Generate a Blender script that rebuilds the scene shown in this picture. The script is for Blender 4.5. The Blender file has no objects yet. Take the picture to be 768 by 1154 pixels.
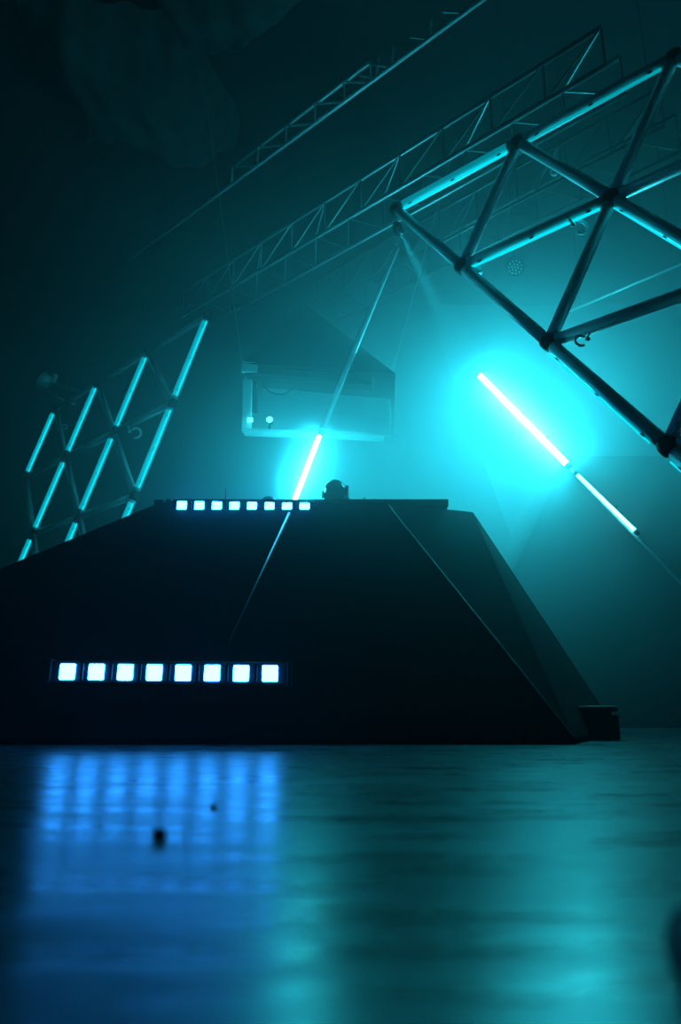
import bpy, bmesh, math, random
from mathutils import Vector, Matrix
random.seed(4)
PI = math.pi
sc = bpy.context.scene
col = sc.collection

# ---------------------------------------------------------------- camera, world haze, exposure
F = 820.0                                  # focal length in pixels of a 768x1154 frame
CAMH = 0.15
TH = math.atan(223.0 / F)                  # camera looks up by this much
CT, ST = math.cos(TH), math.sin(TH)
cam_d = bpy.data.cameras.new('camera')
cam = bpy.data.objects.new('camera', cam_d)
col.objects.link(cam)
cam.location = (0, 0, CAMH)
cam.rotation_euler = (PI / 2 + TH, 0, 0)
cam_d.sensor_fit = 'VERTICAL'
cam_d.sensor_height = 36.0
cam_d.lens = F * 36.0 / 1154.0
cam_d.clip_start = 0.02
cam_d.clip_end = 100
cam_d.dof.use_dof = True
cam_d.dof.focus_distance = 5.0
cam_d.dof.aperture_fstop = 2.2
sc.camera = cam

def W(px, py, Y=None, Z=None):
    """point on the ray of a picture position, at world depth Y or world height Z"""
    u = (px - 384) / F
    v = (577 - py) / F
    d = Vector((u, CT - v * ST, ST + v * CT))
    t = (Y / d.y) if Y is not None else ((Z - CAMH) / d.z)
    return Vector((0, 0, CAMH)) + d * t



# ends of the two big light tubes
TR_A, TR_B = W(540, 422, Y=6.75), W(641, 525, Y=6.25)
TL_A, TL_B = W(361, 489, Y=5.72), W(331, 567, Y=5.62)
HAZE = 0.007
HAZE_PEAK = 0.40
PUFF_R, PUFF_L = 4.5, 4.0  # extra fog density imitating the glare around each tube
world = bpy.data.worlds.new('world')
sc.world = world
world.use_nodes = True
wn = world.node_tree
wn.nodes['Background'].inputs[0].default_value = (0.0, 0.5, 0.6, 1)
wn.nodes['Background'].inputs[1].default_value = 0.0
wv = wn.nodes.new('ShaderNodeVolumeScatter')
wv.inputs['Color'].default_value = (0.9, 0.97, 1.0, 1)
wv.inputs['Anisotropy'].default_value = 0.15
# the fog machine's cloud hangs behind the booth and thins out in every direction
HAZE_C, HAZE_S = (1.1, 6.35, 2.2), (2.7, 1.9, 1.7)
geo = wn.nodes.new('ShaderNodeNewGeometry')
sub = wn.nodes.new('ShaderNodeVectorMath'); sub.operation = 'SUBTRACT'; sub.inputs[1].default_value = HAZE_C
div = wn.nodes.new('ShaderNodeVectorMath'); div.operation = 'DIVIDE'; div.inputs[1].default_value = HAZE_S
dot = wn.nodes.new('ShaderNodeVectorMath'); dot.operation = 'DOT_PRODUCT'
neg = wn.nodes.new('ShaderNodeMath'); neg.operation = 'MULTIPLY'; neg.inputs[1].default_value = -1.0
ex = wn.nodes.new('ShaderNodeMath'); ex.operation = 'EXPONENT'
mul = wn.nodes.new('ShaderNodeMath'); mul.operation = 'MULTIPLY_ADD'
mul.inputs[1].default_value = HAZE_PEAK; mul.inputs[2].default_value = HAZE
wn.links.new(geo.outputs['Position'], sub.inputs[0])
wn.links.new(sub.outputs[0], div.inputs[0])
wn.links.new(div.outputs[0], dot.inputs[0]); wn.links.new(div.outputs[0], dot.inputs[1])
wn.links.new(dot.outputs['Value'], neg.inputs[0])
wn.links.new(neg.outputs[0], ex.inputs[0])
wn.links.new(ex.outputs[0], mul.inputs[0])


def halo_puff(a, b, s_perp, s_ax, peak, prev):
    """fog thickened around the segment a-b to imitate the glare halo of a tube"""
    N = wn.nodes
    c, d = (a + b) / 2, (b - a).normalized()

    def mth(op, x, y=None):
        n = N.new('ShaderNodeMath'); n.operation = op
        for i, q in enumerate((x, y)):
            if q is None: continue
            if isinstance(q, (int, float)): n.inputs[i].default_value = q
            else: wn.links.new(q, n.inputs[i])
        return n.outputs[0]
    v = N.new('ShaderNodeVectorMath'); v.operation = 'SUBTRACT'; v.inputs[1].default_value = c
    wn.links.new(geo.outputs['Position'], v.inputs[0])
    l2 = N.new('ShaderNodeVectorMath'); l2.operation = 'DOT_PRODUCT'
    wn.links.new(v.outputs[0], l2.inputs[0]); wn.links.new(v.outputs[0], l2.inputs[1])
    t1 = N.new('ShaderNodeVectorMath'); t1.operation = 'DOT_PRODUCT'; t1.inputs[1].default_value = d
    wn.links.new(v.outputs[0], t1.inputs[0])
    tt = mth('MULTIPLY', t1.outputs['Value'], t1.outputs['Value'])
    perp = mth('SUBTRACT', l2.outputs['Value'], tt)
    e = mth('ADD', mth('MULTIPLY', perp, -1 / s_perp ** 2), mth('MULTIPLY', tt, -1 / s_ax ** 2))
    return mth('ADD', mth('MULTIPLY', mth('EXPONENT', e), peak), prev)


dens = halo_puff(TR_A, TR_B, .19, .45, PUFF_R, mul.outputs[0])
dens = halo_puff(TL_A, TL_B, .14, .28, PUFF_L, dens)
wn.links.new(dens, wv.inputs['Density'])
wn.links.new(wv.outputs[0], wn.nodes['World Output'].inputs['Volume'])
world.cycles.volume_step_size = 0.33
sc.cycles.volume_max_steps = 48

sc.view_settings.view_transform = 'Standard'
sc.view_settings.look = 'None'
sc.view_settings.gamma = 1
sc.view_settings.use_curve_mapping = False
sc.view_settings.exposure = 0.0
sc.cycles.use_denoising = True
sc.cycles.max_bounces = 6
sc.cycles.volume_bounces = 1
sc.cycles.sample_clamp_indirect = 4.0

TUBE_R = 760.0      # emission of the big slanting tube on the right
TUBE_R2 = 14.0        # its lower, dimmer run
TUBE_L = 370.0       # tube behind the booth
STRIP_L = 1.6        # glow put on the left lattice tubes in place of reflected light
STRIP_R = 1.2  # glow standing in for light caught by the right lattice
BEAM = 500.0           # watts of the lamp added for the haze shaft
CELL = 42.0          # white-blue cells of the bars


def Wc(p):
    """camera axes (right, up, forward) to world"""
    x, y, z = p
    return Vector((x, z * CT - y * ST, z * ST + y * CT))


# ---------------------------------------------------------------- materials
def mat(name, color, rough=0.5, metal=0.0, emit=None, strength=0.0, spec=0.5, bump=None, var=0.0):
    m = bpy.data.materials.new(name)
    m.use_nodes = True
    nt = m.node_tree
    b = nt.nodes['Principled BSDF']
    b.inputs['Base Color'].default_value = (*color, 1)
    b.inputs['Roughness'].default_value = rough
    b.inputs['Metallic'].default_value = metal
    b.inputs['Specular IOR Level'].default_value = spec
    if emit:
        b.inputs['Emission Color'].default_value = (*emit, 1)
        b.inputs['Emission Strength'].default_value = strength
    if bump or var:
        tc = nt.nodes.new('ShaderNodeTexCoord')
        nz = nt.nodes.new('ShaderNodeTexNoise')
        nz.inputs['Scale'].default_value = (bump[0] if bump else 12)
        nz.inputs['Detail'].default_value = 4
        nt.links.new(tc.outputs['Object'], nz.inputs['Vector'])
        if bump:
            bp = nt.nodes.new('ShaderNodeBump')
            bp.inputs['Strength'].default_value = bump[1]
            bp.inputs['Distance'].default_value = 0.01
            nt.links.new(nz.outputs['Fac'], bp.inputs['Height'])
            nt.links.new(bp.outputs['Normal'], b.inputs['Normal'])
        if var:
            mx = nt.nodes.new('ShaderNodeMix')
            mx.data_type = 'RGBA'
            mx.inputs[6].default_value = (*[c * (1 - var) for c in color], 1)
            mx.inputs[7].default_value = (*[min(1, c * (1 + var)) for c in color], 1)
            nt.links.new(nz.outputs['Fac'], mx.inputs[0])
            nt.links.new(mx.outputs[2], b.inputs['Base Color'])
    return m


def floor_mat():
    m = bpy.data.materials.new('floor_gloss')
    m.use_nodes = True
    nt = m.node_tree
    N, L = nt.nodes, nt.links
    b = N['Principled BSDF']
    b.inputs['Specular IOR Level'].default_value = 0.19
    tc = N.new('ShaderNodeTexCoord')
    mp = N.new('ShaderNodeMapping')
    mp.inputs['Scale'].default_value = (2.2, 13.0, 1)
    L.new(tc.outputs['Object'], mp.inputs['Vector'])
    n1 = N.new('ShaderNodeTexNoise')
    n1.inputs['Scale'].default_value = 1.6
    n1.inputs['Detail'].default_value = 5
    n1.inputs['Roughness'].default_value = 0.6
    L.new(mp.outputs[0], n1.inputs['Vector'])
    n2 = N.new('ShaderNodeTexNoise')
    n2.inputs['Scale'].default_value = 7.0
    n2.inputs['Detail'].default_value = 4
    L.new(tc.outputs['Object'], n2.inputs['Vector'])
    cr = N.new('ShaderNodeValToRGB')
    cr.color_ramp.elements[0].position = 0.35
    cr.color_ramp.elements[0].color = (0.025, 0.033, 0.035, 1)
    cr.color_ramp.elements[1].position = 0.7
    cr.color_ramp.elements[1].color = (0.065, 0.08, 0.083, 1)
    L.new(n2.outputs['Fac'], cr.inputs[0])
    L.new(cr.outputs[0], b.inputs['Base Color'])
    mr = N.new('ShaderNodeMapRange')
    mr.inputs['From Min'].default_value = 0.3
    mr.inputs['From Max'].default_value = 0.7
    mr.inputs['To Min'].default_value = 0.22
    mr.inputs['To Max'].default_value = 0.37
    L.new(n1.outputs['Fac'], mr.inputs['Value'])
    L.new(mr.outputs[0], b.inputs['Roughness'])
    bp = N.new('ShaderNodeBump')
    bp.inputs['Strength'].default_value = 0.22
    bp.inputs['Distance'].default_value = 0.01
    L.new(n1.outputs['Fac'], bp.inputs['Height'])
    bp2 = N.new('ShaderNodeBump')
    bp2.inputs['Strength'].default_value = 0.2
    bp2.inputs['Distance'].default_value = 0.006
    L.new(n2.outputs['Fac'], bp2.inputs['Height'])
    L.new(bp.outputs[0], bp2.inputs['Normal'])
    L.new(bp2.outputs[0], b.inputs['Normal'])
    return m


CY = (0.022, 0.66, 0.84)
M = dict(
    floor=floor_mat(),
    wall=mat('dark_wall', (0.03, 0.035, 0.035), 0.9, bump=(3, 0.3), var=0.3),
    ceil=mat('dark_ceiling', (0.03, 0.035, 0.035), 0.95, bump=(2, 0.3)),
    booth=mat('black_booth_laminate', (0.0035, 0.0038, 0.004), 0.85, spec=0.06, bump=(30, 0.05), var=0.3),
    booth_edge=mat('booth_edge_trim', (0.02, 0.022, 0.022), 0.5, 0.5),
    black=mat('black_plastic', (0.012, 0.013, 0.014), 0.4, bump=(60, 0.05)),
    gloss=mat('glossy_black_plastic', (0.01, 0.011, 0.012), 0.12),
    alu=mat('aluminium', (0.85, 0.87, 0.88), 0.45, 0.2, bump=(40, 0.04)),
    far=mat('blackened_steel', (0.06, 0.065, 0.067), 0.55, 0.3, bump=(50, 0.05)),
    steel=mat('dull_steel', (0.40, 0.42, 0.43), 0.5, 0.5, bump=(50, 0.05)),
    hub=mat('dark_joint', (0.03, 0.033, 0.035), 0.5, 0.3),
    white=mat('off_white_board', (0.42, 0.45, 0.45), 0.7, bump=(8, 0.1), var=0.12),
    canopy=mat('charcoal_canopy_fabric', (0.02, 0.022, 0.023), 0.9, bump=(40, 0.1)),
    drape=mat('grey_ceiling_cloth', (0.16, 0.17, 0.17), 0.95, bump=(6, 0.3), var=0.4),
    rubber=mat('black_rubber', (0.01, 0.01, 0.01), 0.8, bump=(40, 0.1)),
    diff=mat('frosted_tube', (0.5, 0.55, 0.55), 0.25),
    tubeR=mat('lit_tube_bright', (0.5, 0.5, 0.5), 0.4, emit=CY, strength=TUBE_R),
    tubeR2=mat('lit_tube_low', (0.5, 0.5, 0.5), 0.4, emit=(0.10, 0.8, 0.85), strength=TUBE_R2),
    tubeL=mat('lit_tube_booth', (0.5, 0.5, 0.5), 0.4, emit=CY, strength=TUBE_L),
    stripL=mat('reflected_glow_left', (0.2, 0.25, 0.25), 0.2, emit=(0.0, 0.74, 0.9), strength=STRIP_L),  # reflection of the bright tubes put into emission
    glassL=mat('sleeve_glow_left', (0.6, 0.65, 0.65), 0.25, emit=(0.0, 0.75, 0.95), strength=STRIP_L * .30),  # sheen along the beam, put into emission
    glassR=mat('sleeve_glow_right', (0.6, 0.65, 0.65), 0.25, emit=(0.0, 0.75, 0.95), strength=STRIP_R * .22),  # lit upper side of the beam, put into emission
    stripRd=mat('reflected_glow_far_right', (0.2, 0.25, 0.25), 0.2, emit=(0.0, 0.74, 0.9), strength=STRIP_R * .4),  # weaker copy where the reflected light fades off
    stripR=mat('reflected_glow_right', (0.2, 0.25, 0.25), 0.2, emit=(0.0, 0.74, 0.9), strength=STRIP_R),  # lit beam edges put into emission
    cell=mat('lit_cell', (0.5, 0.5, 0.5), 0.4, emit=(0.020, 0.27, 1.0), strength=CELL),
    glint=mat('small_lit_lamp', (0.5, 0.5, 0.5), 0.4, emit=(0.05, 0.8, 0.85), strength=8.0),
    lens=mat('glass_lens', (0.25, 0.3, 0.3), 0.1, 0.2),
)


# ---------------------------------------------------------------- mesh helpers
def frame_of(d):
    d = d.normalized()
    up = Vector((0, 0, 1)) if abs(d.z) < 0.95 else Vector((0, 1, 0))
    s = d.cross(up).normalized()
    u = s.cross(d).normalized()
    return s, u, d


def add_tube(bm, a, b, r, seg=10, r2=None, cap=True):
    a, b = Vector(a), Vector(b)
    s, u, d = frame_of(b - a)
    r2 = r if r2 is None else r2
    A = [bm.verts.new(a + (s * math.cos(t) + u * math.sin(t)) * r) for t in [2 * PI * k / seg for k in range(seg)]]
    B = [bm.verts.new(b + (s * math.cos(t) + u * math.sin(t)) * r2) for t in [2 * PI * k / seg for k in range(seg)]]
    for k in range(seg):
        f = bm.faces.new((A[k], A[(k + 1) % seg], B[(k + 1) % seg], B[k]))
        f.smooth = seg > 6
    if cap:
        bm.faces.new(list(reversed(A)))
        bm.faces.new(B)


def add_bar(bm, a, b, w, h, up=None, ch=0.2):
    """bar of chamfered rectangular section from a to b"""
    a, b = Vector(a), Vector(b)
    s, u, d = frame_of(b - a)
    if up is not None:
        u = (up - d * up.dot(d)).normalized()
        s = d.cross(u).normalized()
    c = min(w, h) * ch
    pr = [(-w / 2 + c, -h / 2), (w / 2 - c, -h / 2), (w / 2, -h / 2 + c), (w / 2, h / 2 - c),
          (w / 2 - c, h / 2), (-w / 2 + c, h / 2), (-w / 2, h / 2 - c), (-w / 2, -h / 2 + c)]
    A = [bm.verts.new(a + s * x + u * y) for x, y in pr]
    B = [bm.verts.new(b + s * x + u * y) for x, y in pr]
    for k in range(8):
        bm.faces.new((A[k], A[(k + 1) % 8], B[(k + 1) % 8], B[k]))
    bm.faces.new(list(reversed(A)))
    bm.faces.new(B)


def add_box(bm, c, size, rot=None, bev=0.0):
    r = bmesh.ops.create_cube(bm, size=1.0)
    vs = r['verts']
    mtx = Matrix.Translation(Vector(c)) @ (rot.to_4x4() if rot else Matrix.Identity(4)) @ Matrix.Diagonal((*size, 1))
    bmesh.ops.transform(bm, matrix=mtx, verts=vs)
    if bev:
        es = list({e for v in vs for e in v.link_edges})
        bmesh.ops.bevel(bm, geom=es, offset=bev, segments=2, affect='EDGES', profile=0.5)


def add_path(bm, pts, r, seg=8):
    """smooth tube along points"""
    pts = [Vector(p) for p in pts]
    rings = []
    for i, p in enumerate(pts):
        d = (pts[min(i + 1, len(pts) - 1)] - pts[max(i - 1, 0)])
        s, u, d = frame_of(d)
        if rings and s.dot(ps) < 0:
            s, u = -s, -u
        ps = s
        rings.append([bm.verts.new(p + (s * math.cos(2 * PI * k / seg) + u * math.sin(2 * PI * k / seg)) * r) for k in range(seg)])
    for A, B in zip(rings, rings[1:]):
        for k in range(seg):
            f = bm.faces.new((A[k], A[(k + 1) % seg], B[(k + 1) % seg], B[k]))
            f.smooth = True
    bm.faces.new(list(reversed(rings[0])))
    bm.faces.new(rings[-1])


def add_lathe(bm, c, axis, prof, seg=20):
    """prof: list of (distance along axis, radius)"""
    c = Vector(c)
    s, u, d = frame_of(Vector(axis))
    rings = []
    for t, r in prof:
        rings.append([bm.verts.new(c + d * t + (s * math.cos(2 * PI * k / seg) + u * math.sin(2 * PI * k / seg)) * max(r, 1e-4)) for k in range(seg)])
    for A, B in zip(rings, rings[1:]):
        for k in range(seg):
            f = bm.faces.new((A[k], A[(k + 1) % seg], B[(k + 1) % seg], B[k]))
            f.smooth = True
    bm.faces.new(list(reversed(rings[0])))
    bm.faces.new(rings[-1])


def poly_solid(bm, pts, faces):
    vs = [bm.verts.new(Vector(p)) for p in pts]
    for f in faces:
        bm.faces.new([vs[i] for i in f])


def root_of(o):
    while o.parent:
        o = o.parent
    return o


def obj(name, bm, m, parent=None):
    """links a bmesh (built in world coordinates) as one mesh object"""
    bmesh.ops.recalc_face_normals(bm, faces=bm.faces)
    if parent is not None:
        off = root_of(parent).location.copy()
    else:
        xs = [v.co for v in bm.verts]
        off = Vector(((min(v.x for v in xs) + max(v.x for v in xs)) / 2,
                      (min(v.y for v in xs) + max(v.y for v in xs)) / 2, min(v.z for v in xs)))
    bmesh.ops.translate(bm, vec=-off, verts=bm.verts)
    me = bpy.data.meshes.new(name)
    bm.to_mesh(me)
    bm.free()
    o = bpy.data.objects.new(name, me)
    me.materials.append(m)
    col.objects.link(o)
    if parent is not None:
        o.parent = parent
    else:
        o.location = off
    return o


def tag(o, label, cat, group=None, kind=None):
    o['label'] = label
    o['category'] = cat
    if group:
        o['group'] = group
    if kind:
        o['kind'] = kind
    return o


def thing(name, loc, label, cat, group=None):
    o = bpy.data.objects.new(name, None)
    o.empty_display_size = 0.1
    col.objects.link(o)
    o.location = loc
    return tag(o, label, cat, group)


def struct(name, bm, m):
    o = obj(name, bm, m)
    o['kind'] = 'structure'
    return o


def tube_obj(name, a, b, r, m, parent, seg=10, r2=None):
    bm = bmesh.new()
    add_tube(bm, a, b, r, seg, r2)
    return obj(name, bm, m, parent)


# ---------------------------------------------------------------- the room
X0, X1, Y0, Y1, ZC = -7.0, 8.0, -2.5, 13.0, 8.0
bm = bmesh.new(); add_box(bm, ((X0 + X1) / 2, (Y0 + Y1) / 2, -0.1), (X1 - X0 + .4, Y1 - Y0 + .4, 0.2)); struct('floor', bm, M['floor'])
bm = bmesh.new(); add_box(bm, ((X0 + X1) / 2, (Y0 + Y1) / 2, ZC + 0.1), (X1 - X0 + .4, Y1 - Y0 + .4, 0.2)); struct('ceiling', bm, M['ceil'])
for nm, c, s in (('wall_back', ((X0 + X1) / 2, Y1 + 0.1, ZC / 2), (X1 - X0 + .4, .2, ZC)),
                 ('wall_front', ((X0 + X1) / 2, Y0 - 0.1, ZC / 2), (X1 - X0 + .4, .2, ZC)),
                 ('wall_left', (X0 - 0.1, (Y0 + Y1) / 2, ZC / 2), (.2, Y1 - Y0, ZC)),
                 ('wall_right', (X1 + 0.1, (Y0 + Y1) / 2, ZC / 2), (.2, Y1 - Y0, ZC))):
    bm = bmesh.new(); add_box(bm, c, s); struct(nm, bm, M['wall'])

# ---------------------------------------------------------------- DJ booth (black truncated pyramid)
FY = 3.33
base_fl = Vector((-3.3, FY + .02, 0)); base_fr = W(648, 839, Z=0); base_fr.z = 0
base_sr = W(694, 827, Z=0)
base_bl = Vector((-3.6, 6.2, 0)); base_br = Vector((base_sr.x + .3, 6.2, 0))
KZ = 0.03
top_fl = W(176, 571, Y=5.12); top_fr = W(437, 568, Y=5.12)
ZT = W(437, 568, Y=5.12).z
top_fl.z = ZT
top_sr = W(533, 581, Z=ZT - .02); top_sr.z = ZT
top_bl = Vector((top_fl.x, 5.52, ZT)); top_br = Vector((top_sr.x, 5.56, ZT))
booth = thing('dj_booth', ((base_fl.x + base_sr.x) / 2, 4.9, 0),
              'large black sloping pyramid shaped DJ booth with a flat top, standing behind the glossy floor', 'dj booth')


def up(p, dz=KZ):
    return Vector((p.x, p.y, dz))


def slab(name, quad, th, m, parent):
    """a panel with thickness from 3 or 4 corners"""
    q = [Vector(p) for p in quad]
    n = (q[1] - q[0]).cross(q[2] - q[0]).normalized()
    bm = bmesh.new()
    k = len(q)
    A = [bm.verts.new(p) for p in q]
    B = [bm.verts.new(p - n * th) for p in q]
    bm.faces.new(A)
    bm.faces.new(list(reversed(B)))
    for i in range(k):
        bm.faces.new((A[i], B[i], B[(i + 1) % k], A[(i + 1) % k]))
    return obj(name, bm, m, parent)


slab('front_panel', [up(base_fl), up(base_fr), top_fr, top_fl], .02, M['booth'], booth)
slab('side_panel', [up(base_fr), up(base_sr), top_sr, top_fr], .02, M['booth'], booth)
slab('side_panel', [up(base_sr), up(base_br), top_br, top_sr], .02, M['booth'], booth)
slab('side_panel', [up(base_bl), up(base_fl), top_fl, top_bl], .02, M['booth'], booth)
slab('rear_panel', [up(base_br), up(base_bl), top_bl, top_br], .02, M['booth'], booth)
bm = bmesh.new()
ring = [base_fl, base_fr, base_sr, base_br, base_bl]
n = len(ring)
poly_solid(bm, [Vector((p.x, p.y, 0)) for p in ring] + [up(p) for p in ring],
           [tuple(range(n))[::-1], tuple(range(n, 2 * n))] + [(i, (i + 1) % n, n + (i + 1) % n, n + i) for i in range(n)])
obj('kick_plate', bm, M['booth'], booth)
bm = bmesh.new()
ring = [top_fl, top_fr, top_sr, top_br, top_bl]
poly_solid(bm, [p + Vector((0, 0, -.03)) for p in ring] + [p + Vector((0, 0, .008)) for p in ring],
           [tuple(range(n))[::-1], tuple(range(n, 2 * n))] + [(i, (i + 1) % n, n + (i + 1) % n, n + i) for i in range(n)])
obj('top_deck', bm, M['booth'], booth)
tube_obj('edge_trim', up(base_fr), top_fr, .006, M['booth_edge'], booth, 6)
tube_obj('edge_trim', up(base_sr), top_sr, .008, M['booth_edge'], booth, 6)
# raised strip of the desk top along the front
pa, pb = W(186, 569, Y=5.2), W(506, 569, Y=5.2)
bm = bmesh.new(); add_box(bm, ((pa.x + pb.x) / 2, 5.35, ZT + .035), (pb.x - pa.x, .30, .055), bev=.006)
obj('raised_lip', bm, M['booth'], booth)


# ---------------------------------------------------------------- LED bars
def led_bar(a, b, label, bracket_to, nrm):
    """a, b: centres of first and last cell; nrm: facing direction"""
    a, b = Vector(a), Vector(b)
    d = (b - a).normalized()
    nrm = (nrm - d * nrm.dot(d)).normalized()
    upv = d.cross(nrm).normalized()
    if upv.z < 0:
        upv = -upv
    step = (b - a) / 7
    L = (b - a).length
    c = (a + b) / 2
    rot = Matrix((d, -nrm, upv)).transposed()
    t = thing('led_bar', c - upv * .05, label, 'stage light', 'eight cell LED bars on the DJ booth')
    bm = bmesh.new(); add_box(bm, c - nrm * .03, (L + .15, .05, .10), rot, .006); obj('housing', bm, M['black'], t)
    for s in (-1, 1):
        bm = bmesh.new(); add_box(bm, c - nrm * .03 + d * s * (L / 2 + .085), (.02, .06, .11), rot, .005); obj('end_cap', bm, M['black'], t)
    for k in range(8):
        bm = bmesh.new(); add_box(bm, a + step * k, (.070, .012, .070), rot, .006); obj('led_cell', bm, M['cell'], t)
    for k in range(7):
        bm = bmesh.new(); add_box(bm, a + step * (k + .5) - nrm * .002, (.016, .02, .075), rot, .003); obj('divider', bm, M['black'], t)
    for s in (-.33, .33):
        p = c - nrm * .05 + d * s * L
        bm = bmesh.new(); add_bar(bm, p, p + bracket_to, .03, .012); obj('bracket', bm, M['steel'], t)
    return t


led_bar(W(76, 757, Y=3.33), W(304.5, 759, Y=3.33), 'blue-white eight cell LED bar low on the booth front, nearest the floor',
        Vector((0, .27, 0.0)), Vector((0, -1, .0)))
led_bar(W(205, 570, Y=5.06), W(343.5, 572, Y=5.06), 'blue-white eight cell LED bar along the top edge of the booth',
        Vector((0, .06, 0)), Vector((0, -1, 0)))

# ---------------------------------------------------------------- lattices
LO, LA, LB = Vector((-1.360, 2.020, 7.47)), Vector((-.828, -.210, .78)), Vector((-.33, -.93, -.165))
RO, RA, RB = Vector((.417, 2.27, 5.45)), Vector((.772, .20, -.588)), Vector((.386, -.652, -.652))


def lattice(O, A, B, nodes, edges, strips, name, label, radius, strip_side, m_strip, hub_r):
    h = Vector((0, 0, CAMH))
    P = {n: Wc(O + A * n[0] + B * n[1]) + h for n in nodes}
    lo = min(P.values(), key=lambda p: p.z)
    t = thing(name, (sum(p.x for p in P.values()) / len(P), sum(p.y for p in P.values()) / len(P), lo.z), label, 'lattice frame')
    nrm = Wc(A).cross(Wc(B)).normalized()
    if nrm.y > 0:
        nrm = -nrm                      # towards the viewer
    for n in nodes:
        bm = bmesh.new()
        add_lathe(bm, P[n] - nrm * .035, nrm, [(0, hub_r * .6), (.01, hub_r), (.06, hub_r), (.07, hub_r * .7), (.075, hub_r * .3)], 12)
        obj('joint', bm, M['hub'], t)
    for a, b in edges:
        d = (P[b] - P[a]).normalized()
        p, q = P[a] + d * hub_r * .9, P[b] - d * hub_r * .9
        bm = bmesh.new(); add_tube(bm, p, q, radius, 14)
        beam = obj('beam', bm, M['alu'], t)
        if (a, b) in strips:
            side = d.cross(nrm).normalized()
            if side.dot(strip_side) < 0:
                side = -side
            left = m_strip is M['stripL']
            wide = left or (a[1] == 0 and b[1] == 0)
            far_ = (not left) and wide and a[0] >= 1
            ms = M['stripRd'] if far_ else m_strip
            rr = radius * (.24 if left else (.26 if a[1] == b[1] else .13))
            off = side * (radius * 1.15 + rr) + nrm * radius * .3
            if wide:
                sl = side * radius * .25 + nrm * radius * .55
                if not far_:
                    tube_obj('glow_sleeve', p + sl + d * .03, q + sl - d * .03, radius * .72, M['glassL' if left else 'glassR'], t, 12)  # glows in place of light caught along the beam
            tube_obj('led_tube', p + off + d * .03, q + off - d * .03, rr, ms, t, 10)  # its glow draws the line of reflected light beside the beam
            for f in (.1, .5, .9):
                c = p.lerp(q, f) + off
                bm = bmesh.new(); add_tube(bm, c - d * .012 - side * rr, c + d * .012 - side * rr, rr * 1.2, 10); obj('clip', bm, M['black'], t)
    return t, P


Lnodes = [(i, j) for j in range(0, 5) for i in range(0, 4)]
Ledges = []
Lstrip = set()
for i, j in Lnodes:
    if (i + 1, j) in Lnodes: Ledges.append(((i, j), (i + 1, j)))
    if (i, j + 1) in Lnodes: Ledges.append(((i, j), (i, j + 1))); Lstrip.add(((i, j), (i, j + 1)))
    if (i - 1, j + 1) in Lnodes: Ledges.append(((i, j), (i - 1, j + 1)))
Lnodes = [n for n in Lnodes if n not in ((3, 2), (3, 3), (3, 4))]
Ledges = [e for e in Ledges if e[0] in Lnodes and e[1] in Lnodes]
Ledges.append(((3, 1), (2, 2))) if ((3, 1), (2, 2)) not in Ledges else None
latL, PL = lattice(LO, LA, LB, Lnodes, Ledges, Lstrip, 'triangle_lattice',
                   'silvery triangular lattice frame with tubes given a cyan reflected glow, left behind the booth', .034, Vector((1, 0, 0)), M['stripL'], .055)
for n in ((0, 4), (1, 4), (2, 4)):
    p = PL[n]
    tube_obj('leg', p + Vector((0, 0, -.03)), Vector((p.x, p.y, 0.0)), .03, M['alu'], latL)
Rnodes = [(0, 0), (1, 0), (2, 0), (3, 0), (0, 1), (1, 1), (2, 1), (0, 2), (1, 2), (2, 2), (0, 3), (1, 3), (0, 4)]
Redges = []
for i, j in Rnodes:
    for di, dj in ((1, 0), (0, 1), (-1, 1)):
        if (i + di, j + dj) in Rnodes: Redges.append(((i, j), (i + di, j + dj)))
Rstrip = {((0, 0), (1, 0)), ((1, 0), (2, 0)), ((0, 1), (1, 1)), ((0, 2), (0, 3)), ((1, 1), (1, 2)), ((0, 3), (0, 4))}
HR = .05
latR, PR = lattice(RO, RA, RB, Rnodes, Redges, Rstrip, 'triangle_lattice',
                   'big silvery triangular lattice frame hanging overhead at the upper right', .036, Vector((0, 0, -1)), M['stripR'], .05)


# ---------------------------------------------------------------- the bright tubes
def led_tube(a, b, r, m, name_label, rod=None, rod_m='alu'):
    t = thing('led_tube', b, name_label, 'light tube')
    a, b = Vector(a), Vector(b)
    d = (b - a).normalized()
    tube_obj('tube', a, b, r, m, t, 12)
    for p in (a, b):
        tube_obj('end_cap', p - d * .02, p + d * .02, r * 1.25, M['black'], t, 12)
    return t


ta, tb = TR_A, TR_B
led_tube(ta, tb, .026, M['tubeR'], 'glaring white-cyan light tube slanting down at the right, brightest of all')
dT = (tb - ta).normalized()
tc_, td = W(650, 534, Y=6.20), W(718, 600, Y=5.87)
led_tube(tc_, td, .016, M['tubeR2'], 'thin pale cyan light tube just below the glaring one, pointing to lower right')
# carrying rail that runs on behind the two tubes
ra, rb_ = W(533, 416, Y=6.95), W(797, 686, Y=5.65)
r_ = thing('mounting_rail', rb_, 'slim metal rail behind the slanting light tubes, running out lower right', 'rail')
tube_obj('rail', ra, rb_, .014, M['alu'], r_)
for f in (.03, .37, .44, .66):
    p = ra.lerp(rb_, f)
    tube_obj('spacer', p + Vector((0, .01, 0)), p + Vector((.008, -.14, 0)), .010, M['black'], r_, 8)

ua, ub = TL_A, TL_B
led_tube(ua, ub, .020, M['tubeL'], 'bright white-cyan light tube rising from behind the booth top')
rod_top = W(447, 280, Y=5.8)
t = thing('streak_pole', W(258, 724, Y=4.0), 'long thin pole above the tube, and a separate rod built along the bright streak across the booth front', 'pole')
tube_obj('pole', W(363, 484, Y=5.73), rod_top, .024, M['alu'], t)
tube_obj('streak_rod', W(326, 578, Y=4.97), W(258, 724, Y=3.72), .008, M['alu'], t, 8, .003)  # rod built along the bright streak, tapered as the streak fades


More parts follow.
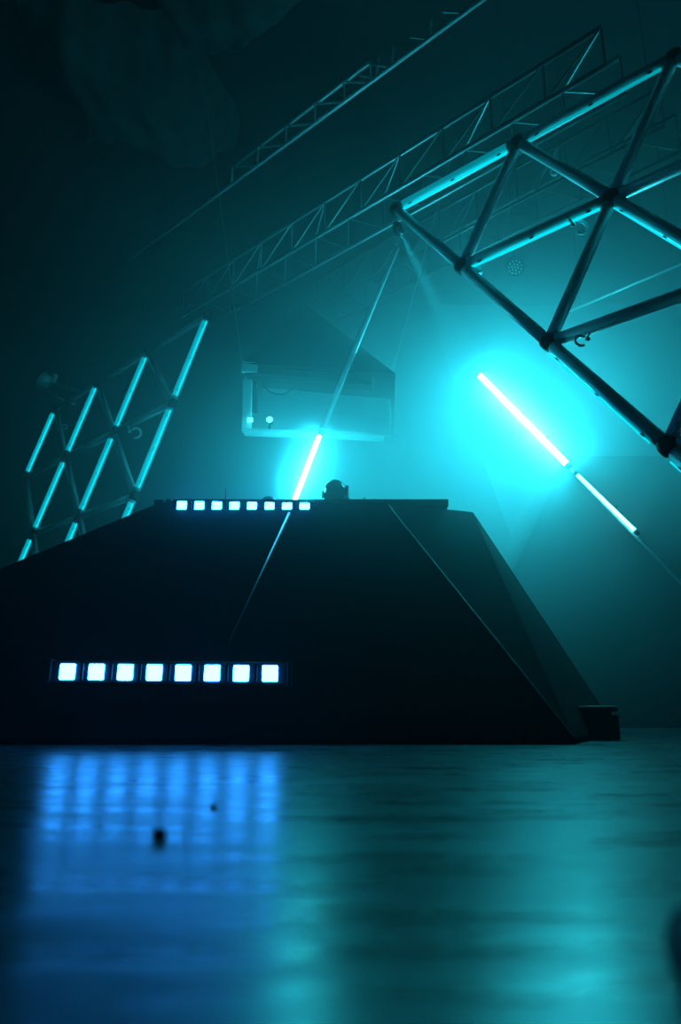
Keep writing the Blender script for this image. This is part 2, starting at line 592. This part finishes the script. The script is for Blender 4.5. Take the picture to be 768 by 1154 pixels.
# ---------------------------------------------------------------- trusses
def truss(a, b, H, side, nb, label, rc=.016, rb=.008, w=None, m=None):
    """box truss between the two lower near corners a and b, size H"""
    a, b = Vector(a), Vector(b)
    m = m or M['steel']
    w = w or H
    d = (b - a).normalized()
    s = d.cross(Vector((0, 0, 1))).normalized()
    if s.dot(side) < 0:
        s = -s
    t = thing('lighting_truss', (a + b) / 2, label, 'truss')
    Z = Vector((0, 0, H))
    S = s * w
    for off_ in (Vector(), Z, S, S + Z):
        tube_obj('chord', a + off_, b + off_, rc, m, t, 8)
    L = b - a
    for k in range(nb + 1):
        p = a + L * (k / nb)
        tube_obj('post', p, p + Z, rb, m, t, 6)
        tube_obj('post', p + S, p + S + Z, rb, m, t, 6)
        if k < nb:
            q = a + L * ((k + 1) / nb)
            tube_obj('brace', p + Z, q, rb, m, t, 6)
            tube_obj('brace', p + S, q + S + Z, rb * .9, m, t, 6)
            if k % 2 == 0:
                tube_obj('brace', p + Z, q + S + Z, rb * .9, m, t, 6)
    return t


# main box truss crossing from left rear to right front
zt = 0.15 + 3.9
m1, m2 = W(243, 363, Z=zt), W(690, 114, Z=zt)
ext = (m2 - m1)
truss(m1 - ext * .04, m2 + ext * .02, .30, Vector((-1, -1, 0)), 11,
      'dark box truss running diagonally just above the hanging pyramid canopy')
# second, lower-contrast truss behind the right lattice
zt3 = 0.15 + 4.15
n1, n2 = W(382, 360, Z=zt3), W(768, 170, Z=zt3)
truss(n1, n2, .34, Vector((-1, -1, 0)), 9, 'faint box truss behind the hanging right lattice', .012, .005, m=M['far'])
# high ladder truss
zl = 0.15 + 5.6
l1, l2 = W(140, 297, Z=zl), W(560, -12, Z=zl)
t = thing('ladder_truss', (l1 + l2) / 2, 'thin zigzag ladder truss high at the top of the picture', 'truss')
tube_obj('lower_chord', l1, l2, .020, M['alu'], t, 8)
d = (l2 - l1).normalized()


def on_l(px):            # point on the lower chord below picture column px
    lo_, hi_ = 0.0, 1.0
    for _ in range(40):
        m_ = (lo_ + hi_) / 2
        p = l1.lerp(l2, m_)
        dep = p.y * CT + (p.z - CAMH) * ST
        if 384 + F * p.x / dep < px: lo_ = m_
        else: hi_ = m_
    return l1.lerp(l2, lo_)


HU = Vector((0, 0, .23))
cu1, cu2 = on_l(261), on_l(418)
tube_obj('upper_chord', cu1 + HU, cu2 + HU, .018, M['alu'], t, 8)
bays = [261, 290, 322, 355, 388, 418]
for k, x in enumerate(bays):
    p = on_l(x)
    tube_obj('post', p, p + HU, 0.011, M['alu'], t, 6)
    if k + 1 < len(bays):
        tube_obj('brace', p + HU * 1.0, on_l(bays[k + 1]), 0.011, M['alu'], t, 6)
for x in (424, 441, 484, 524):
    p = on_l(x)
    tube_obj('post', p, p + HU * .9 + d * .03, 0.011, M['alu'], t, 6)
    tube_obj('brace', p, p + HU * .75 - d * .2, 0.010, M['alu'], t, 6)

# lone pipe deep at the right
t = thing('lighting_pipe', W(676, 337, Y=6.9), 'single faint pipe seen through the lower triangles of the right lattice', 'pipe')
tube_obj('pipe', W(640, 352, Y=7.2), W(800, 284, Y=6.2), .014, M['steel'], t, 8)
for px_, py_, Y_ in ((655, 346, 7.1), (760, 301, 6.45)):
    p = W(px_, py_, Y=Y_)
    tube_obj('drop_cable', p, Vector((p.x, p.y, ZC - .02)), .004, M['black'], t, 6)

# ---------------------------------------------------------------- hanging pyramid canopy with its white box
CYY = 5.92
cl, crr = W(273, 409, Y=CYY), W(446, 421, Y=CYY - .25)
zb = (cl.z + crr.z) / 2
apex = W(345, 343, Y=CYY + .75)
canopy = thing('hanging_canopy', (apex.x, CYY + .6, zb - .6), 'charcoal pyramid canopy hanging above the booth over a pale box', 'canopy')
c1 = cl.copy(); c2 = crr.copy()
c3 = Vector((c2.x + .1, CYY + 1.5, c2.z + .02)); c4 = Vector((c1.x, CYY + 1.6, c1.z + .02))
bm = bmesh.new()
poly_solid(bm, [c1, c2, c3, c4, apex], [(3, 2, 1, 0), (0, 1, 4), (1, 2, 4), (2, 3, 4), (3, 0, 4)])
obj('pyramid_roof', bm, M['canopy'], canopy)
bm = bmesh.new()
e1, e2 = W(280, 421, Y=CYY + .1), W(421, 431, Y=CYY - .1)
add_bar(bm, e1, e2, .16, .10, up=Vector((0, 0, 1)))
obj('rim', bm, M['canopy'], canopy)
# white box: back panel, left post, top corner, bottom ledge
bp = [W(276, 484, Y=CYY + .5), W(440, 491, Y=CYY + .3), W(440, 424, Y=CYY + .3), W(276, 412, Y=CYY + .5)]
slab('back_board', bp, .03, M['white'], canopy)
bm = bmesh.new(); add_bar(bm, W(279, 429, Y=CYY + .05), W(278, 485, Y=CYY + .05), .085, .05, up=Vector((0, -1, 0)), ch=.1); obj('side_post', bm, M['white'], canopy)
bm = bmesh.new(); add_bar(bm, W(273, 414, Y=CYY + .02), W(291, 415, Y=CYY + .02), .05, .10, up=Vector((0, 0, 1)), ch=.1); obj('corner_block', bm, M['white'], canopy)
bm = bmesh.new(); add_bar(bm, W(275, 487, Y=CYY + .1), W(432, 493, Y=CYY - .05), .12, .03, up=Vector((0, 0, 1)), ch=.1); obj('bottom_ledge', bm, M['white'], canopy)
bm = bmesh.new()
sw = []
A_, B_ = W(291, 427, Y=CYY + .15), W(338, 430, Y=CYY + .15)
for k in range(17):
    f = k / 16
    p = A_.lerp(B_, f); p.z -= .14 * (1 - (2 * f - 1) ** 2)
    sw.append(p)
add_path(bm, sw, .006, 6)
obj('cable', bm, M['black'], canopy)
for (qa, qb) in (((302, 426), (296, 436)), ((284, 429), (290, 433))):
    tube_obj('cable', W(*qa, Y=CYY + .15), W(*qb, Y=CYY + .15), .006, M['black'], canopy, 6)
bm = bmesh.new(); add_box(bm, W(287, 447, Y=CYY + .3), (.05, .08, .30), bev=.01); obj('junction_box', bm, M['black'], canopy)
for (a, b) in ((c1, W(258, 300, Y=CYY + .1)), (W(443, 417, Y=CYY - .1), W(467, 330, Y=CYY - .1))):
    tube_obj('suspension_cable', a, b + (b - a) * 2.2, .0035, M['steel'], canopy, 6)
lamp = thing('spot_lamp', W(304, 478, Y=CYY + .12), 'small bright lamp standing in the pale hanging box', 'lamp')
pc = W(304, 473, Y=CYY + .12)
bm = bmesh.new(); add_lathe(bm, pc + Vector((0, .06, 0)), (0, -1, 0), [(0, .02), (.01, .032), (.05, .036), (.055, .03)], 14); obj('lamp_body', bm, M['black'], lamp)
bm = bmesh.new(); add_lathe(bm, pc, (0, -1, 0), [(0, .028), (.01, .026), (.016, .01)], 14); obj('lens', bm, M['glint'], lamp)
bm = bmesh.new(); add_box(bm, W(304, 483, Y=CYY + .16), (.02, .03, .06), bev=.003); obj('stand', bm, M['black'], lamp)
bm = bmesh.new(); p = W(282, 474.5, Y=CYY - .01); add_box(bm, p, (.045, .02, .014), bev=.003); add_box(bm, p + Vector((0, 0, .024)), (.045, .02, .008), bev=.002)
obj('indicator_light', bm, M['glint'], canopy)

# ---------------------------------------------------------------- black pyramid block at the right
PY = 6.5
blk = thing('black_riser', Vector((3.2, PY + 1.2, 0)), 'dark truncated pyramid riser at the right, behind the slanting light tubes', 'riser')
a1 = W(641, 514, Y=PY + .5); a2 = Vector((a1.x + 2.6, PY + .5, a1.z))
zb_ = a1.z
b1 = W(496, 822, Y=PY); b1.z = 0; b2 = Vector((a2.x + .8, PY, 0))
bm = bmesh.new()
poly_solid(bm, [b1, b2, Vector((b2.x, PY + 2.6, 0)), Vector((b1.x, PY + 2.6, 0)),
                a1, a2, Vector((a2.x, PY + 1.8, zb_)), Vector((a1.x, PY + 1.8, zb_))],
           [(3, 2, 1, 0), (4, 5, 6, 7), (0, 1, 5, 4), (1, 2, 6, 5), (2, 3, 7, 6), (3, 0, 4, 7)])
obj('body', bm, M['booth'], blk)
for px_, py_ in ((669, 646), (677, 653)):
    p = W(px_, py_, Y=PY + .33)
    bm = bmesh.new(); add_lathe(bm, p, (0, -1, 0), [(-.3, .02), (0, .02), (.01, .014)], 10); obj('latch', bm, M['lens'], blk)

# road case by the right foot of the booth
g = W(684, 834, Z=0)
case = thing('road_case', (g.x, g.y + .1, 0), 'small black case on the floor at the right foot of the booth', 'case')
bm = bmesh.new(); add_box(bm, (g.x + .0, g.y + .13, .085), (.16, .24, .17), bev=.008); obj('case_body', bm, M['black'], case)
bm = bmesh.new(); p = W(696, 804, Y=g.y); add_box(bm, (p.x - .005, g.y + .005, p.z), (.045, .012, .018), bev=.003); obj('handle', bm, M['alu'], case)

# ---------------------------------------------------------------- things on the booth top
q = W(378, 567, Y=5.36)
mh = thing('moving_head_light', (q.x, q.y, ZT + .06), 'dark round moving head light with glossy edges on the booth top', 'stage light')
bx, by, bz = q.x, q.y, ZT + .062
bm = bmesh.new(); add_box(bm, (bx + .01, by, bz + .018), (.20, .17, .036), bev=.012); obj('base', bm, M['gloss'], mh)
for s in (-1, 1):
    bm = bmesh.new()
    add_path(bm, [(bx + s * .03, by - .02, bz + .035), (bx + s * .08, by - .02, bz + .035), (bx + s * .09, by - .02, bz + .055), (bx + s * .09, by - .02, bz + (.145 if s > 0 else .10))], .014, 10)
    obj('yoke_arm', bm, M['gloss'], mh)
bm = bmesh.new()
add_lathe(bm, (bx - .002, by, bz + .035), (-.05, .05, 1), [(0, .05), (.012, .072), (.04, .084), (.08, .087), (.12, .078), (.145, .06), (.16, .034), (.166, .01)], 22)
obj('head', bm, M['gloss'], mh)
bm = bmesh.new(); add_lathe(bm, (bx - .02, by - .06, bz + .09), (-.3, -1, .2), [(0, .055), (.02, .055), (.028, .045), (.03, .02)], 20); obj('lens', bm, M['gloss'], mh)

q = W(303, 567, Y=5.3)
dm = thing('dome_light', (q.x, q.y, ZT + .06), 'small low dark dome on the booth top above the LED bar', 'dome')
bm = bmesh.new(); add_lathe(bm, (q.x, q.y, ZT + .06), (0, 0, 1), [(0, .062), (.012, .062), (.014, .056), (.03, .052), (.042, .038), (.05, .015)], 20); obj('dome', bm, M['black'], dm)
bm = bmesh.new(); add_lathe(bm, (q.x, q.y, ZT + .063), (0, 0, 1), [(0, .066), (.012, .066)], 20); obj('base_ring', bm, M['gloss'], dm)
q = W(254, 567, Y=5.3)
an = thing('antenna', (q.x, q.y, ZT + .06), 'thin upright antenna on the booth top near its left end', 'antenna')
tube_obj('rod', (q.x, q.y, ZT + .06), (q.x, q.y, ZT + .175), .004, M['black'], an, 8, .002)
bm = bmesh.new(); add_lathe(bm, (q.x, q.y, ZT + .06), (0, 0, 1), [(0, .014), (.01, .014), (.016, .006)], 12); obj('base', bm, M['black'], an)
for px_, s in ((411, 1.0), (422.5, .7)):
    q = W(px_, 566, Y=5.28)
    k = thing('control_knob', (q.x, q.y, ZT + .06), 'tiny stub on the booth top right of the round head light' if s == 1 else 'tinier of the two stubs on the booth top, farther right', 'knob')
    bm = bmesh.new(); add_lathe(bm, (q.x, q.y, ZT + .06), (0, 0, 1), [(0, .009), (.01, .009), (.014, .005), (.035 * s, .005), (.04 * s, .003)], 10); obj('stem', bm, M['gloss'], k)
q = W(181, 571, Y=5.2)
jb = thing('junction_box', (q.x, q.y, ZT + .009), 'small dark box with a bright glint at the left end of the booth top', 'box')
bm = bmesh.new(); add_box(bm, (q.x - .01, q.y, ZT + .03), (.07, .06, .04), bev=.006); obj('box_body', bm, M['black'], jb)
bm = bmesh.new(); add_lathe(bm, W(187.5, 572, Y=5.12), (0, -1, .2), [(-.02, .012), (0, .012), (.008, .006)], 10); obj('connector', bm, M['alu'], jb)


# ---------------------------------------------------------------- clamps and lamps hung on the lattices
def clamp(p, r, label, flip=1, grp='hook clamps on the lattice frames'):
    p = Vector(p)
    t = thing('hook_clamp', p, label, 'clamp', grp)
    pts = [p + Vector((math.cos(a) * r * flip, 0, math.sin(a) * r)) for a in [math.radians(x) for x in range(140, -121, -20)]]
    bm = bmesh.new(); add_path(bm, pts, r * .26, 8); obj('hook', bm, M['alu'], t)
    bm = bmesh.new(); add_bar(bm, p + Vector((-r * flip, 0, r * .2)), p + Vector((-r * 1.7 * flip, 0, r * 1.5)), r * .45, r * .3); obj('shank', bm, M['alu'], t)
    bm = bmesh.new(); add_lathe(bm, p + Vector((-r * 1.3 * flip, -r * .2, r * .1)), (0, -1, 0), [(0, r * .3), (r * .35, r * .3), (r * .4, r * .12)], 8); obj('bolt', bm, M['steel'], t)
    return t


def depth_on(P, a, b, f):
    return P[a].lerp(P[b], f)


p = depth_on(PR, (0, 1), (1, 1), .79)
clamp(W(655, 256, Y=p.y), .04, 'open hook clamp under the middle beam of the right lattice')
clamp(W(625, 194, Y=depth_on(PR, (1, 0), (1, 1), .4).y), .024, 'small clamp under the upper slanting beam of the right lattice', -1)
clamp(W(655, 384, Y=depth_on(PR, (0, 2), (1, 2), .28).y), .03, 'dark clamp under the lowest long beam of the right lattice', -1)
clamp(W(153, 488, Y=depth_on(PL, (0, 1), (1, 1), .65).y), .055, 'open hook clamp below the middle row of the left lattice')
clamp(W(73, 481, Y=depth_on(PL, (2, 1), (3, 0), .6).y - .05), .03, 'tiny clamp inside the upper left triangle of the left lattice')


def par(p, r, label, axis, leds):
    p = Vector(p)
    t = thing('par_light', p, label, 'stage light')
    bm = bmesh.new(); add_lathe(bm, p - Vector(axis).normalized() * .16, axis, [(0, r * .5), (.03, r * .8), (.15, r), (.16, r), (.161, r * .88), (.15, r * .86)], 22); obj('can', bm, M['black'], t)
    s, u, d = frame_of(Vector(axis))
    k = 0
    for ring_, n_ in ((0, 1), (.33, 6), (.68, 11)):
        for i in range(n_):
            a = 2 * PI * i / n_ + ring_
            c = p + (s * math.cos(a) + u * math.sin(a)) * r * ring_
            if leds:
                bm = bmesh.new(); add_lathe(bm, c - d * .01, d, [(0, r * .11), (.012, r * .10), (.016, r * .04)], 8); obj('led_lens', bm, M['alu'], t)
    bm = bmesh.new()
    pts = [p - d * .08 + s * math.cos(a) * r * 1.12 + u * math.sin(a) * r * 1.25 for a in [PI * x / 12 for x in range(13)]]
    add_path(bm, pts, r * .07, 8)
    obj('yoke', bm, M['black'], t)
    tube_obj('hanging_rod', pts[6], Vector((pts[6].x, pts[6].y, ZC - .02)), .003, M['black'], t, 6)
    return t


par(W(581, 301, Y=5.9), .085, 'round LED par light with a dotted face, hanging beneath the right lattice', (-.25, -1, -.45), True)
par(W(167, 434, Y=8.0), .11, 'faint round par light behind the top right triangles of the left lattice', (.1, -1, -.3), False)
bm = bmesh.new()
bxl = W(534, 306, Y=depth_on(PR, (0, 1), (1, 1), .08).y)
add_box(bm, bxl, (.11, .05, .06), Matrix.Rotation(-.3, 3, 'Y'), .008)
tag(obj('splice_box', bm, M['alu'], None), 'small grey box fixed under the left corner joint of the right lattice', 'box')

# added narrow lamp at the right lattice corner, draws the soft shaft in the haze
hp = PR[(0, 0)] + Vector((0, .10, -.05))
aim = TR_A.lerp(TR_B, .1) + Vector((-.1, 0, 0))
bl = thing('added_beam_light', hp, 'small added beam light drawing the soft shaft in the haze, behind the upper left corner of the right lattice', 'stage light')
ax = (aim - hp).normalized()
bm = bmesh.new(); add_lathe(bm, hp, ax, [(0, .02), (.02, .035), (.09, .04), (.10, .036)], 14); obj('can', bm, M['black'], bl)
ld = bpy.data.lights.new('beam', 'SPOT')
ld.energy = BEAM; ld.color = (.02, .75, .9); ld.spot_size = math.radians(11); ld.spot_blend = .6; ld.shadow_soft_size = .01
lo_ = bpy.data.objects.new('beam', ld); col.objects.link(lo_); lo_.parent = bl
lo_.location = ax * .11
lo_.rotation_euler = ax.to_track_quat('-Z', 'Y').to_euler()

# boom arm with a lamp at the far left
t = thing('boom_lamp', W(60, 432, Y=9.3), 'faint lamp on a slanting boom arm behind the left lattice top', 'stage light')
tube_obj('arm', W(55, 431, Y=9.3), PL[(2, 0)].lerp(PL[(3, 0)], .35), .022, M['alu'], t)
tube_obj('lower_arm', W(44, 439, Y=9.35), W(84, 456, Y=9.25), .010, M['alu'], t)
bm = bmesh.new(); add_lathe(bm, W(56, 433, Y=9.3), W(45, 426, Y=9.25) - W(56, 433, Y=9.3), [(0, .05), (.04, .10), (.14, .12), (.15, .10)], 16); obj('lamp_head', bm, M['alu'], t)
bm = bmesh.new(); add_box(bm, W(61, 426, Y=9.28), (.06, .06, .12), Matrix.Rotation(.3, 3, 'Y'), .01); obj('bracket', bm, M['alu'], t)

# ---------------------------------------------------------------- ceiling cloths
def cloth(cx, cy, w, d_, z, seed, label):
    rnd = random.Random(seed)
    ph = [rnd.uniform(0, 6) for _ in range(6)]
    bm = bmesh.new()
    NX, NY = 40, 30
    G = []
    for i in range(NX + 1):
        row = []
        for j in range(NY + 1):
            u, v = i / NX, j / NY
            sag = -.9 * (math.sin(PI * u) * math.sin(PI * v)) ** .8
            wv_ = .10 * math.sin(9 * u + 4 * v + ph[0]) + .06 * math.sin(17 * v - 6 * u + ph[1]) + .04 * math.sin(31 * u + ph[2] + 5 * v)
            row.append(bm.verts.new((cx + (u - .5) * w + .15 * math.sin(6 * v + ph[3]), cy + (v - .5) * d_ + .15 * math.sin(5 * u + ph[4]), z + sag + wv_ * math.sin(PI * u) ** .5)))
        G.append(row)
    for i in range(NX):
        for j in range(NY):
            f = bm.faces.new((G[i][j], G[i + 1][j], G[i + 1][j + 1], G[i][j + 1]))
            f.smooth = True
    bmesh.ops.solidify(bm, geom=bm.faces, thickness=.01)
    return tag(obj('ceiling_cloth', bm, M['drape'], None), label, 'cloth')


c = W(150, 135, Y=7.2)
cloth(c.x, 7.4, 2.0, 2.2, c.z + .75, 3, 'faint sagging ceiling cloth at the upper left')
c = W(240, 25, Y=6.2)
cloth(c.x, 6.2, 1.8, 1.6, c.z + .75, 8, 'faint sagging ceiling cloth near the top edge, left of the ladder truss')

# ---------------------------------------------------------------- bits on the floor
def crumb(px, py, s, label, seed):
    g_ = W(px, py, Z=.004)
    rnd = random.Random(seed)
    bm = bmesh.new()
    bmesh.ops.create_icosphere(bm, subdivisions=3, radius=1.0)
    for v in bm.verts:
        k = 1 + .18 * math.sin(3.1 * v.co.x + seed) * math.cos(2.7 * v.co.y + seed) + rnd.uniform(-.03, .03)
        v.co = Vector((v.co.x * s * k + g_.x, v.co.y * s * k + g_.y, max(0, v.co.z * s * .75 * k + s * .55)))
    for f in bm.faces: f.smooth = True
    return tag(obj('floor_crumb', bm, M['rubber'], None), label, 'crumb')


crumb(180, 941, .0085, 'dark lump on the blue-lit floor, the bigger and nearer one', 1)
crumb(241, 908, .005, 'tiny dark speck on the blue-lit floor, behind the bigger lump', 2)
bm = bmesh.new()
add_path(bm, [(.212 - .010 * k + .0006 * k * k, .472 - .024 * k, .020) for k in range(8)], .022, 12)
tag(obj('rubber_cable', bm, M['rubber'], None), 'blurred black cable end on the floor at the bottom right corner', 'cable')
